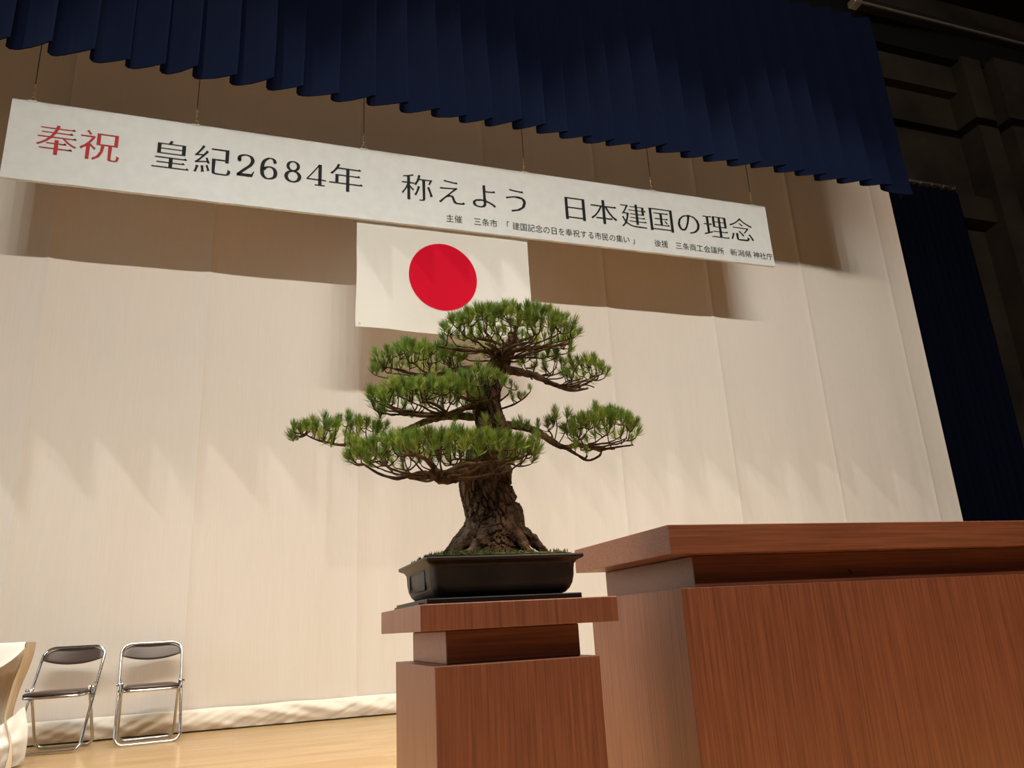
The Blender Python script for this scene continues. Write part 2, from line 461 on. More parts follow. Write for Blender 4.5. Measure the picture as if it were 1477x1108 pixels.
DIG = {
 '2': [nib([(.13, .74), (.17, .90), (.36, .985), (.58, .92), (.655, .73), (.57, .53), (.34, .30), (.09, .04)], .05, .145), dot(.145, .73, .075),
       ([(.06, 0), (.66, 0), (.74, .26), (.70, .26), (.63, .13), (.10, .11)], [(0, 1, 4, 5), (1, 2, 3, 4)])],
 '6': [nib([(.60, .86), (.50, .96), (.34, .965), (.16, .80), (.095, .50), (.12, .20), (.25, .045), (.42, .03), (.585, .13), (.63, .31), (.57, .49), (.42, .575), (.26, .54), (.15, .42)], .045, .15), dot(.595, .82, .07)],
 '8': [nib(ell(.37, .755, .215, .215), .045, .13, True), nib(ell(.37, .275, .275, .25), .05, .15, True)],
 '4': [nib([(.50, .98), (.30, .66), (.03, .27)], .045, .05), rect(.02, .245, .76, .29), rect(.46, .02, .59, .99), rect(.33, 0, .72, .035)]}
def put_digit(mb, d, x0, x1, h, base):
    for V, Fc in DIG[d]:
        mb.add(([(x0+(v[0]-.02)/.73*(x1-x0)-cx, -.0062, base+v[1]*h-cz) for v in V], Fc))
def lettering(m, label):
    t = MB(); todo.append((t, m, label)); return t
todo = []
t = lettering(M_red, 'red greeting lettering of two characters')
for ch, p0, p1 in [('奉', 51, 112.6), ('祝', 115.6, 175)]:
    put(t, ch, bx((p0+p1)/2, 205), BASE, EMX, EMZ, .019)
for lab, grp in [('large black era year lettering', [('皇', 220.7, 273.7, 223), ('紀', 280.6, 333.6, 230), ('2', 340.5, 367.8, 237), ('6', 375.3, 402, 242), ('8', 410.3, 436, 246), ('4', 442.5, 470, 251), ('年', 475.8, 522.5, 256)]),
                 ('large black call lettering of four characters', [('称', 579.4, 624, 271), ('え', 632.6, 670, 279), ('よ', 680, 716, 284), ('う', 733, 755.3, 290)]),
                 ('large black lettering of seven characters', [('日', 816, 843, 302), ('本', 852, 889.4, 306), ('建', 895.4, 932, 310), ('国', 936, 970.6, 315), ('の', 977.5, 1008, 321), ('理', 1013.3, 1051, 326), ('念', 1051, 1086.4, 330)])]:
    t = lettering(M_black, lab)
    for ch, p0, p1, y in grp:
        if ch.isdigit(): put_digit(t, ch, bx(p0, y), bx(p1, y), .245, BASE+.005)
        else: put(t, ch, bx((p0+p1)/2, y), BASE, EMX, EMZ, .019)
for txt, p0, p1, y in [('主催', 643, 667, 317), ('三条市', 683, 717.5, 321), ('「建国記念の日を奉祝する市民の集い」', 728, 917.5, 338),
                       ('後援', 943.5, 963.5, 351), ('三条商工会議所', 974, 1043.5, 357), ('新潟県', 1052.6, 1083.5, 364), ('神社庁', 1085.5, 1113.5, 367)]:
    t = lettering(M_grey, 'small black credit lettering')
    x0, x1 = bx(p0, y), bx(p1, y); n = len(txt); st = (x1-x0)/n
    for i, ch in enumerate(txt): put(t, ch, x0+st*(i+.5), 4.872, st*1.0, .100, .009)
for t, m, lab in todo: tag(t.build('lettering', m, ban, False), label=lab, kind='stuff' if m == M_grey else None)

# hangers of the banner
hang = [(-2.045, 'leftmost', 47), (-.637, 'second from left', 283), (1.006, 'third from left', 525), (2.808, 'fourth from left', 757), (4.428, 'second from right', 941), (5.849, 'rightmost', 1086)]
for x, wd, px in hang:
    g = empty('banner_hanger', (x, BY+.015, BZ1), label='thin dark wire and short chain holding the banner, %s of six' % wd, cat='wire', group='hangers above the banner')
    mb = MB(); mb.add(sweep([(0, 0, .19), (0, 0, 1.0), (0, 0, 2.2)], .0045, 6)); mb.build('wire', M_wire, g)
    mb = MB(); mb.add(sweep([(.022*math.cos(a*.628), .0, .030+.026*math.sin(a*.628)) for a in range(10)], .006, 5, True)); mb.build('hook_ring', M_chain, g)
    mb = MB()
    for k in range(5):
        zc = .07+k*.026
        ax = (1, 0) if k % 2 else (0, 1)
        mb.add(sweep([(.010*math.cos(a*.785)*ax[0], .010*math.cos(a*.785)*ax[1], zc+.017*math.sin(a*.785)) for a in range(8)], .0058, 5, True))
    mb.build('chain', M_chain, g)
    boxo('clip', (-.04, -.02, -.01), (.04, .02, .006), M_banner, g, .002)

# ------------------------------------------------------------------ flag
FY = 7.112; FX0, FX1, FZ0, FZ1 = .945, 2.80, 3.625, 4.90
fl = empty('national_flag', ((FX0+FX1)/2, FY, FZ1), label='white flag with a large crimson disc hanging below the banner', cat='flag')
SC = (at(639.5, 398.5, FY)); sr = .375
def flag_y(x, z):
    return min(1, max(0, (4.80-z)/.25))*(.010*nz(x*2.2, z*1.1, 1)+.007*nz(x*6+z*2, z*1.5, 4)*(1 if z > 3.9 else 1.6)-.03*math.exp(-((z-3.62)/.2)**2)*nz(x*1.5, 0, 2))
fcx = (FX0+FX1)/2
def fpt(x, z, off=0): return (x-fcx, flag_y(x, z)+off, z-FZ1 - .025*max(0, (FZ1-z)/(FZ1-FZ0))*math.sin(math.pi*(x-FX0)/(FX1-FX0))*.7)
nx, nzf = 120, 90; vs = []; fs = []
for a in range(nx+1):
    for b in range(nzf+1):
        x = FX0+(FX1-FX0)*a/nx; z = FZ0+(FZ1-FZ0)*b/nzf; vs.append(fpt(x+.010*nz(0, z*2, 7), z))
for a in range(nx):
    for b in range(nzf):
        q = a*(nzf+1)+b; fs.append((q, q+nzf+1, q+nzf+2, q+1))
fcloth = raw('flag_cloth', vs, fs, M_flag, fl, True)
vs = [fpt(SC.x, SC.z, -.004)]; fs = []; nr, na = 26, 72
for r in range(1, nr+1):
    for a in range(na):
        t = 2*math.pi*a/na; vs.append(fpt(SC.x+sr*.97*r/nr*math.cos(t), SC.z+sr*r/nr*math.sin(t), -.004))
for a in range(na): fs.append((0, 1+a, 1+(a+1) % na))
for r in range(nr-1):
    for a in range(na):
        p = 1+r*na; fs.append((p+a, p+na+a, p+na+(a+1) % na, p+(a+1) % na))
tag(raw('crimson_disc', vs, fs, M_sun, fcloth, True), label='crimson sun disc')
mb = MB(); p = fpt(FX0+.035, FZ0+.035, -.003)
mb.add(sweep([(p[0]+.009*math.cos(a*.785), p[1], p[2]+.009*math.sin(a*.785)) for a in range(8)], .003, 5, True)); mb.build('grommet', M_chain, fcloth)
mb = MB(); mb.add(sweep([(FX0-fcx-.02, 0, 0), (FX1-fcx+.02, 0, 0)], .012, 8)); mb.build('header_rod', M_wire, fl)

# ------------------------------------------------------------------ flower stand and lectern
def stand(name, x0, x1, y0, y1, zt, slab, nk, bd_, label, cat, matslab, matneck):
    g = empty(name, ((x0+x1)/2, (y0+y1)/2, 0), label=label, cat=cat)
    ox, oy = (x0+x1)/2, (y0+y1)/2
    boxo('top_slab', (x0-ox, y0-oy, zt-slab), (x1-ox, y1-oy, zt), matslab, g, .0025)
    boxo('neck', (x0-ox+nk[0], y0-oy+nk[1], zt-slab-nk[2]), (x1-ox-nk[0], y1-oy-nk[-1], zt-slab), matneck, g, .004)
    boxo('body', (x0-ox+bd_[0], y0-oy+bd_[1], .05), (x1-ox-bd_[-1], y1-oy-bd_[1], zt-slab-nk[2]), WV, g, .002)
    boxo('plinth', (x0-ox+bd_[0]+.03, y0-oy+bd_[1]+.03, .0), (x1-ox-bd_[0]-.03, y1-oy-bd_[1]-.03, .05), M_dark, g)
    return g
PX0, PX1, PY0, PY1, PZ = .454, 1.034, 2.10, 2.722, .805
stand('flower_stand', PX0, PX1, PY0, PY1, PZ, .070, (.089, .088, .090, .088), (.043, .030, .057), 'small square reddish wood pedestal under the bonsai pot', 'pedestal', WV, WH)
LX0 = 1.331
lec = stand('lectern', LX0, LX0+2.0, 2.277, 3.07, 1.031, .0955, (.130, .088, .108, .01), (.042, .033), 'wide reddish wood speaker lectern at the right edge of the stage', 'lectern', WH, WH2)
hp = at(1225, 826, 2.363); lo = Vector((LX0+1.0, (2.277+3.07)/2, 0))
mb = MB(); mb.add(sweep([(hp.x-lo.x, 2.366-lo.y, hp.z+.009), (hp.x-lo.x, 2.355-lo.y, hp.z+.007), (hp.x-lo.x+.001, 2.355-lo.y, hp.z-.008)], .0022, 6)); mb.build('hook', M_castor, lec)

# ------------------------------------------------------------------ tray and pot
tb = empty('display_board', (.72, 2.42, PZ), label='thin black board under the bonsai pot on the pedestal top', cat='board')
boxo('board', (-.233, -.255, 0), (.233, .20, .017), M_tray, tb, .003)
boxo('foot_rail', (-.245, -.20, 0), (-.233, .17, .008), M_tray, tb, .001)
POTZ = PZ+.017
PCX, PCY = .735, 2.395
pot = empty('bonsai_pot', (PCX, PCY, POTZ), label='dark brown rectangular bonsai pot with flared rim', cat='pot')
def rrect(hx, hy, r, n=5):
    out = []
    for (sx, sy, a0) in ((1, -1, -90), (1, 1, 0), (-1, 1, 90), (-1, -1, 180)):
        for k in range(n+1):
            a = math.radians(a0+90*k/n); out.append((sx*(hx-r)+r*math.cos(a), sy*(hy-r)+r*math.sin(a)))
    return out
prof = [(0.0, 0, .045), (0.0, .004, .040), (.006, .006, .035), (.0165, .018, .033), (.0235, .034, .032), (.027, .055, .030), (.0275, .075, .028), (.0285, .088, .025), (.034, .098, .018), (.046, .104, .010), (.0475, .107, .008), (.0475, .1135, .008), (.044, .116, .008), (.030, .116, .010), (.028, .112, .012), (.020, .07, .02)]
vs = []; fs = []; hx0, hy0 = .197, .165; n = 24
for d, z, r in prof:
    for (x, y) in rrect(hx0+d, hy0+d, r+.004): vs.append((x, y, z))
for i in range(len(prof)-1):
    for k in range(n): fs.append((i*n+k, i*n+(k+1) % n, (i+1)*n+(k+1) % n, (i+1)*n+k))
fs.append(tuple(range(n))[::-1]); fs.append(tuple((len(prof)-1)*n+k for k in range(n)))
pbody = raw('pot_body', vs, fs, M_pot, pot, True)
# raised picture-frame mouldings on the end walls
for s in (-1, 1):
    X = s*(hx0+.0265)
    pts = [(X, -.10, .030), (X, .10, .030), (X+s*.0015, .104, .034), (X+s*.0015, .104, .080), (X+s*.0015, .10, .084), (X+s*.0015, -.10, .084), (X+s*.0015, -.104, .080), (X, -.104, .034)]
    mb = MB(); mb.add(sweep(pts, .0028, 6, True)); mb.build('end_moulding', M_pot, pbody)
for sx in (-1, 1):
    for sy in (-1, 1):
        pass

# ------------------------------------------------------------------ bonsai
tree = empty('bonsai_pine', (PCX, PCY+.01, POTZ+.10), label='old black pine bonsai with layered green needle pads in the dark pot', cat='bonsai tree')
TO = Vector(tree.location)
def tp(px, py, Y): return at(px, py, Y)-TO
TY = 2.41
# trunk
rings = [(702, 806, 60), (704, 792, 54), (707, 778, 47), (710, 765, 42), (712, 750, 40), (709, 735, 37), (705, 718, 35), (702, 700, 36), (704, 680, 34), (709, 655, 29), (711, 635, 24), (707, 612, 21), (704, 595, 20), (703, 575, 20), (704, 556, 18), (712, 538, 16), (722, 522, 14), (731, 508, 11), (738, 495, 8), (742, 482, 4)]
cen = spline([tp(x, y, TY+(.0 if y > 600 else .01)) for x, y, r in rings], 10)
rad = [v.x for v in spline([Vector((r*.00229, 0, 0)) for x, y, r in rings], 10)]
vs = []; fs = []; na = 150; ns = len(cen)
roots = [(-2.9, .30, .7), (-1.9, .22, .9), (-.55, .42, .55), (.1, .62, .45), (1.2, .3, .8), (2.2, .35, .7)]
acc = 0
for i in range(ns):
    if i: acc += (cen[i]-cen[i-1]).length
    t = cen[min(i+1, ns-1)]-cen[max(i-1, 0)]; t.normalize()
    u = Vector((1, 0, 0)); u = (u-t*u.dot(t)).normalized(); v = t.cross(u)
    z = cen[i].z; low = max(0, 1-acc/.10)
    for k in range(na):
        a = 2*math.pi*k/na
        r = rad[i]*(1 if low == 0 else 1)
        fl_ = 0
        for (ra, amp, wd) in roots:
            d = (a-ra+math.pi) % (2*math.pi)-math.pi
            fl_ += amp*math.exp(-(d/(wd*.45))**2)
        r *= 1+fl_*low**1.6*.62 - .10*low
        # burl on the front low on the trunk
        d = (a+1.35+math.pi) % (2*math.pi)-math.pi
        r += .020*math.exp(-(d/.75)**2-((acc-.085)/.028)**2)
        r += .009*math.sin(a*3+acc*22)*min(1, rad[i]/.05)*.6
        dirv = u*math.cos(a)+v*math.sin(a)
        q = Vector((math.cos(a)*rad[i], math.sin(a)*rad[i], acc*.36))*58
        q += Vector((nz(q.x*.5, q.y*.5, q.z*.5), nz(q.y*.5, q.z*.5, q.x*.5), nz(q.z*.6, 3, 1)))*.55
        ds = noise.voronoi(q)[0]
        crack = min(1, (ds[1]-ds[0])*4.2)+.25*nz(q.x*.4+9, q.y*.4, q.z*.4)
        am = .0135*min(1, rad[i]/.06)
        q2 = Vector((math.cos(a), math.sin(a), acc*20))*5
        r += am*(crack-.65) + .0035*noise.noise(q2*3)*min(1, rad[i]/.04)+.0015*noise.noise(q2*9)
        vs.append(cen[i]+dirv*r)
for i in range(ns-1):
    for k in range(na):
        k2 = (k+1) % na; fs.append((i*na+k, i*na+k2, (i+1)*na+k2, (i+1)*na+k))
fs.append(tuple((ns-1)*na+k for k in range(na)))
trunk = raw('trunk', [tuple(p) for p in vs], fs, M_bark, tree, False)
# surface roots
def bark_tube(pts, r0, r1, n=14, sub=7, rough=.22, tip=True):
    P = spline(pts, sub); N = len(P); R = []
    vs, fs = sweep(P, [r0+(r1-r0)*i/(N-1) for i in range(N)], n)
    out = []
    for i, p in enumerate(vs):
        c = P[min(i//n, N-1)]; d = (Vector(p)-c); L_ = d.length
        q = Vector(p)*55
        f = 1+rough*(noise.noise(q)+.5*noise.noise(q*2.3))*1.3
        out.append(tuple(c+d*f))
    return out, fs
for pts, r0, r1 in [([tp(735, 752, 2.37), tp(757, 768, 2.345), tp(777, 786, 2.33), tp(788, 800, 2.33)], .022, .012),
                    ([tp(740, 765, 2.34), tp(752, 780, 2.31), tp(762, 798, 2.30)], .020, .014),
                    ([tp(683, 762, 2.36), tp(672, 780, 2.33), tp(655, 798, 2.32)], .026, .014),
                    ([tp(700, 770, 2.33), tp(690, 785, 2.30), tp(678, 800, 2.29)], .024, .016)]:
    mb = MB(); mb.add(bark_tube(pts, r0, r1, 18, 10, .35)); mb.build('root', M_bark, trunk, False)

# tuft meshes
tufts = []
for v_ in range(9):
    r = random.Random(100+v_); mb = MB(); n_need = 66
    stem = .022
    for k in range(n_need):
        h = r.random(); zz = stem*h
        az = r.uniform(0, 2*math.pi); el = math.radians(r.uniform(12, 58)*(1.2-h*.75))
        ln = r.uniform(.033, .046)
        d = Vector((math.sin(el)*math.cos(az), math.sin(el)*math.sin(az), math.cos(el)))
        up = Vector((0, 0, 1)); mid = Vector((0, 0, zz))+d*ln*.55
        end = Vector((0, 0, zz))+d*ln*.75+(d*.8+up*.5).normalized()*ln*.28
        rr = .00088; o1 = d.orthogonal().normalized(); o2 = d.cross(o1)
        base = Vector((0, 0, zz)); vv = []
        for c, q in ((base, .7), (mid, 1.0)):
            for a in (0, 2.094, 4.189): vv.append(c+(o1*math.cos(a)+o2*math.sin(a))*rr*q)
        vv.append(end)
        mb.add((vv, [(0, 1, 4, 3), (1, 2, 5, 4), (2, 0, 3, 5), (3, 4, 6), (4, 5, 6), (5, 3, 6)]))
    me = bpy.data.meshes.new('needle_tuft'); me.from_pydata(mb.v, [], mb.f); me.materials.append(M_need[(0, 1, 0, 2, 1, 0, 2, 1, 0)[v_]])
    tufts.append((me, mb.v, mb.f))
tips_all = []
twig_sets = []
branch_objs = []
def main_branch(pts, r0, r1, name='branch'):
    mb = MB(); mb.add(bark_tube(pts, r0, r1, 14, 8, .30)); mb.build(name, M_bark if r0 > .009 else M_twig, tree, False)
    return spline(pts, 5)
def grow(nodes_main, tips, mbt, outward=None):
    """join every shoot tip to the nearest twig, bending upward"""
    nodes = [(p, .0048, 0) for p in nodes_main]
    order = sorted(tips, key=lambda t: min((t[0]-p[0]).length for p in nodes))
    for tip, dirn in order:
        best = None; bd2 = 1e9
        for p, r, lv in nodes:
            d = tip-p; L_ = d.length
            if L_ < .012: continue
            cost = (L_+.022*lv)*(1+.8*max(0, p.z+.006-tip.z)/max(L_, .001)) + .25*max(0, d.z-.6*L_)
            if cost < bd2: bd2 = cost; best = (p, r, lv)
        if best is None: continue
        p, r, lv = best; d = tip-p; L_ = d.length
        hor = Vector((d.x, d.y, 0))
        c1 = p+hor*.38+Vector((0, 0, d.z*.12))+Vector((rnd.uniform(-1, 1), rnd.uniform(-1, 1), rnd.uniform(-.8, .4)))*L_*.10
        c2 = p+hor*.80+Vector((0, 0, d.z*.50))+Vector((rnd.uniform(-1, 1), rnd.uniform(-1, 1), rnd.uniform(-.3, .5)))*L_*.10
        P = spline([p, c1, c2, tip], 4 if L_ > .05 else 3)
        r0 = min(r, .0021+.022*L_); r0 = max(r0, .0019)
        N = len(P)
        mbt.add(sweep(P, [r0+(.0014-r0)*i/(N-1) for i in range(N)], 5))
        for i in range(2, N-1): nodes.append((P[i], max(.0019, r0+(.0014-r0)*i/(N-1)), lv+1))
def fan(hub, cx_, rim, apx, Yc, bY, n, r0=.0055, off=.3, h=0, up=0):
    """secondary branches spreading like a shallow bowl from a hub to the rim of a pad"""
    hb = tp(*hub); pc = tp(cx_, rim, Yc); a = apx*.00229*Yc/2.4; out = []
    mb = MB()
    for k in range(n):
        th = off+2*math.pi*k/n+rnd.uniform(-.2, .2); s = rnd.uniform(.62 if h == 0 else .42, .9)
        e_ = pc+Vector((a*s*math.cos(th), bY*s*math.sin(th), rnd.uniform(-.020, -.004)+h*math.sqrt(1-s*s)-h*.35))
        d = e_-hb
        if d.length < .02: continue
        m1 = hb+Vector((d.x*.35, d.y*.35, d.z*(.04+up)-.004))+Vector((rnd.uniform(-1, 1), rnd.uniform(-1, 1), rnd.uniform(-.5, .5)))*d.length*.06
        m2 = hb+Vector((d.x*.72, d.y*.72, d.z*(.34+up)))+Vector((rnd.uniform(-1, 1), rnd.uniform(-1, 1), rnd.uniform(-.5, .5)))*d.length*.07
        P = spline([hb, m1, m2, e_], 5); N = len(P)
        rr = r0*min(1, .45+d.length*2.5)
        mb.add(sweep([p+Vector((nz(p.x*60, p.y*60, k), nz(p.y*60, p.z*60, k+5), nz(p.z*60, p.x*60, k+9)))*.0035 for p in P], [rr+(.0021-rr)*i/(N-1) for i in range(N)], 7)); out.append(P[2:])
    tag(mb.build('bough_fan', M_twig, tree, True), kind='stuff')
    return out
def pad(cx_, rim, top, apx, Yc, bY, mains, sp=.0245, tilt=0, inner=.35, keep=1.0, extra=(), size=1.0):
    """a dome of shoots; returns nothing, grows twigs and records tufts"""
    pc = tp(cx_, rim, Yc); a = apx*.00229*Yc/2.4; h = (tp(cx_, top, Yc)-pc).z
    pts = []; tries = 0
    while tries < 5000:
        tries += 1
        u, v = rnd.uniform(-1, 1), rnd.uniform(-1, 1); rr = math.hypot(u, v)
        edge = 1+.12*nz(math.atan2(v, u)*1.3, cx_*.1, 2)
        if rr > edge: continue
        x, y = u*a, v*bY
        if all((x-q[0])**2+(y-q[1])**2 > sp*sp for q in pts): pts.append((x, y, min(rr, 1)))
    tl = []
    for x, y, rr in pts:
        if rnd.random() > keep: continue
        z = h*math.sqrt(max(0, 1-rr*rr))*1.0 + tilt*x + rnd.uniform(-.010, .012)+.010*nz(x*14, y*14, cx_)
        out = Vector((x/a, y/bY, 0))*.55*rr**2
        tl.append((pc+Vector((x, y, z-.004)), (out+Vector((rnd.uniform(-.16, .16), rnd.uniform(-.16, .16), 1))).normalized()))
        if rr > .6 and rnd.random() < inner*.35:
            tl.append((pc+Vector((x*.97, y*.97, z-rnd.uniform(.016, .03))), (out*1.5+Vector((0, 0, .8))).normalized()))
    for (px, py, Y) in extra: tl.append((tp(px, py, Y), Vector((rnd.uniform(-.2, .2), rnd.uniform(-.2, .2), 1)).normalized()))
    mbt = MB(); grow([p for m_ in mains for p in m_], tl, mbt)
    tag(mbt.build('twigs', M_twig, tree, True), kind='stuff')
    tips_all.extend((a_, b_, size) for a_, b_ in tl)
# A: bottom front pad
a1 = main_branch([tp(702, 672, 2.38), tp(672, 678, 2.27), tp(638, 690, 2.19), tp(622, 676, 2.18)], .026, .017)
a2 = main_branch([tp(632, 684, 2.19), tp(606, 682, 2.21), tp(575, 690, 2.22), tp(548, 684, 2.24), tp(525, 670, 2.25)], .008, .003)
a3 = main_branch([tp(640, 684, 2.18), tp(668, 672, 2.12), tp(705, 668, 2.14), tp(745, 662, 2.20), tp(772, 650, 2.24)], .008, .003)
a4 = main_branch([tp(628, 676, 2.18), tp(610, 660, 2.12), tp(580, 655, 2.10)], .010, .003)
a5 = main_branch([tp(690, 672, 2.3), tp(705, 655, 2.22), tp(728, 650, 2.15)], .010, .003)
pad(645, 661, 641, 138, 2.24, .17, [a2, a3, a4, a5]+fan((634, 687, 2.19), 645, 662, 138, 2.24, .17, 15, .0055)+fan((700, 666, 2.26), 700, 660, 80, 2.24, .12, 6, .004), sp=.0245, inner=.6, extra=[(511, 648, 2.2), (518, 659, 2.2), (530, 667, 2.2), (506, 642, 2.24), (600, 652, 2.1), (648, 655, 2.08), (690, 657, 2.08), (720, 652, 2.1), (575, 655, 2.12), (549, 664, 2.16), (668, 650, 2.07), (745, 650, 2.12), (768, 644, 2.18), (777, 640, 2.22), (626, 650, 2.08)])
# B: far left
b1 = main_branch([tp(700, 603, 2.42), tp(660, 600, 2.47), tp(620, 606, 2.5), tp(590, 618, 2.5), tp(548, 634, 2.5), tp(505, 642, 2.49), tp(478, 640, 2.48)], .014, .004)
b2 = main_branch([tp(480, 640, 2.48), tp(455, 634, 2.48), tp(440, 626, 2.48)], .004, .002)
pad(490, 628, 612, 62, 2.49, .055, [b1[12:], b2], sp=.024, tilt=.12, extra=[(424, 623, 2.48), (432, 622, 2.49), (442, 620, 2.47), (452, 627, 2.5), (460, 633, 2.47), (478, 644, 2.47), (505, 636, 2.46)], inner=.2)
# C: mid left
c1_ = main_branch([tp(700, 585, 2.4), tp(672, 588, 2.38), tp(645, 598, 2.36), tp(610, 600, 2.35), tp(578, 594, 2.35), tp(552, 584, 2.35)], .012, .003)
c2_ = main_branch([tp(645, 597, 2.36), tp(630, 585, 2.3), tp(610, 578, 2.28)], .007, .003)
pad(615, 582, 561, 82, 2.34, .12, [c1_, c2_]+fan((640, 597, 2.36), 615, 584, 82, 2.34, .12, 10)+fan((590, 598, 2.35), 575, 582, 45, 2.34, .08, 5), sp=.0245, tilt=.02, extra=[(540, 590, 2.34), (548, 604, 2.36), (556, 597, 2.35)])
# C2: in front of the trunk
c3_ = main_branch([tp(705, 575, 2.4), tp(690, 572, 2.33), tp(672, 575, 2.28)], .008, .003)
pad(688, 560, 545, 44, 2.31, .07, [c3_]+fan((696, 580, 2.36), 688, 562, 44, 2.31, .07, 6), sp=.025, keep=.85)
# D: upper left
d1_ = main_branch([tp(706, 545, 2.42), tp(675, 530, 2.46), tp(640, 538, 2.5), tp(600, 540, 2.5), tp(570, 533, 2.5)], .010, .003)
d2_ = main_branch([tp(600, 540, 2.5), tp(580, 548, 2.49), tp(555, 545, 2.48)], .004, .002)
pad(605, 528, 510, 64, 2.5, .11, [d1_, d2_]+fan((622, 539, 2.5), 605, 530, 64, 2.5, .11, 8), sp=.0245, extra=[(537, 538, 2.5), (543, 540, 2.48), (552, 536, 2.5)])
# E: crown
e = []
for pts, r0 in [([tp(722, 515, 2.41), tp(700, 507, 2.38), tp(665, 505, 2.36), tp(632, 500, 2.36)], .011), ([tp(728, 508, 2.41), tp(755, 503, 2.38), tp(790, 500, 2.36), tp(820, 496, 2.36)], .011),
                ([tp(722, 512, 2.4), tp(712, 500, 2.3), tp(700, 496, 2.22)], .009), ([tp(728, 508, 2.4), tp(745, 498, 2.3), tp(770, 493, 2.24)], .009),
                ([tp(735, 500, 2.42), tp(755, 490, 2.5), tp(780, 488, 2.56)], .008), ([tp(732, 500, 2.43), tp(700, 490, 2.5), tp(670, 488, 2.54)], .008), ([tp(738, 496, 2.41), tp(742, 482, 2.40), tp(745, 470, 2.4)], .007)]:
    e.append(main_branch(pts, r0, .003))
pad(735, 500, 460, 112, 2.39, .20, e+fan((724, 520, 2.40), 735, 504, 108, 2.38, .19, 16, .0045, .3, .07, .22)+fan((745, 503, 2.38), 775, 498, 74, 2.38, .15, 8, .004, .3, .05, .2)+fan((712, 506, 2.38), 690, 500, 70, 2.38, .15, 7, .004, .3, .05, .2), sp=.025, inner=.45)
# F: upper right branch
f1 = main_branch([tp(718, 530, 2.41), tp(745, 536, 2.4), tp(770, 541, 2.38), tp(795, 553, 2.37), tp(825, 563, 2.36), tp(848, 560, 2.36)], .017, .004)
f2 = main_branch([tp(825, 562, 2.36), tp(848, 552, 2.37), tp(862, 542, 2.37)], .005, .0025)
pad(842, 545, 528, 32, 2.36, .08, [f1[14:], f2]+fan((800, 555, 2.37), 838, 550, 34, 2.36, .08, 8, .004), sp=.024)
pad(795, 528, 517, 52, 2.44, .07, [f1[5:20]]+fan((765, 541, 2.39), 792, 530, 50, 2.42, .07, 7, .004), sp=.030, keep=.8, inner=.1)
# G: small shoots right of the trunk
g1 = main_branch([tp(722, 590, 2.40), tp(740, 584, 2.36), tp(755, 575, 2.34), tp(764, 566, 2.34)], .004, .002)
g2 = main_branch([tp(718, 580, 2.4), tp(732, 570, 2.37), tp(738, 558, 2.36)], .004, .002)
pad(748, 574, 572, 10, 2.35, .02, [g1, g2], sp=.02, extra=[(765, 562, 2.34), (752, 574, 2.34), (739, 578, 2.35), (738, 556, 2.36), (728, 556, 2.37), (745, 562, 2.38)], inner=0, size=.62)
# H: right lower pad
h1 = main_branch([tp(718, 615, 2.42), tp(745, 614, 2.42), tp(772, 622, 2.40), tp(795, 636, 2.38), tp(812, 645, 2.37), tp(838, 642, 2.36), (tp(866, 650, 2.36))], .016, .006)
h2 = main_branch([tp(815, 645, 2.37), tp(832, 656, 2.36), tp(848, 664, 2.36), tp(864, 658, 2.36), tp(868, 648, 2.37)], .006, .003)
h3 = main_branch([tp(866, 649, 2.36), tp(890, 645, 2.36), tp(912, 642, 2.37)], .005, .0025)
pad(868, 630, 604, 56, 2.37, .12, [h1[18:], h2, h3]+fan((842, 643, 2.36), 868, 634, 56, 2.37, .12, 11, .005), sp=.024, extra=[(790, 618, 2.4), (776, 617, 2.38), (800, 596, 2.4), (801, 606, 2.38), (799, 614, 2.4), (818, 604, 2.37), (846, 655, 2.34), (830, 648, 2.34), (858, 592, 2.38)])
mbx = MB()
for p0, p1 in [((795, 634), (790, 620)), ((785, 628), (776, 619)), ((800, 636), (801, 598)), ((806, 640), (818, 606)), ((842, 662), (846, 656))]:
    mbx.add(sweep(spline([tp(*p0, 2.385), tp((p0[0]+p1[0])/2+3, (p0[1]+p1[1])/2, 2.385), tp(*p1, 2.385)], 4), .0022, 5))
tag(mbx.build('twigs', M_twig, tree, True), kind='stuff')
# shoots over the trunk shoulder
for (px, py, Y) in [(740, 616, 2.36), (752, 616, 2.34), (762, 620, 2.33), (775, 628, 2.33), (720, 612, 2.36), (700, 612, 2.33), (675, 606, 2.40), (655, 608, 2.42), (640, 606, 2.44)]:
    tips_all.append((tp(px, py, Y), Vector((rnd.uniform(-.2, .2), -.1, 1)).normalized(), .9))
rnd.shuffle(tips_all)
tips_all.sort(key=lambda t: round((t[0].y)*4))          # nearest first
print('shoots', len(tips_all))
rest = [MB(), MB(), MB()]
for i, (p, d, sz) in enumerate(tips_all):
    k = rnd.randrange(9); s = rnd.uniform(.70, .98)*sz
    q = d.to_track_quat('Z', 'Y').to_matrix().to_4x4()
    Mx = Matrix.Translation(p-d*.004) @ q @ Matrix.Rotation(rnd.uniform(0, 6.28), 4, 'Z') @ Matrix.Diagonal((s, s, s, 1))
    if i < 290:
        o = bpy.data.objects.new('needle_tuft', tufts[k][0]); C.objects.link(o); o.parent = tree; o.matrix_local = Mx
    else:
        rest[(0, 1, 0, 2, 1, 0, 2, 1, 0)[k]].add((tufts[k][1], tufts[k][2]), Mx)
for r_, m in zip(rest, M_need): tag(r_.build('needle_foliage', m, tree, False), kind='stuff')

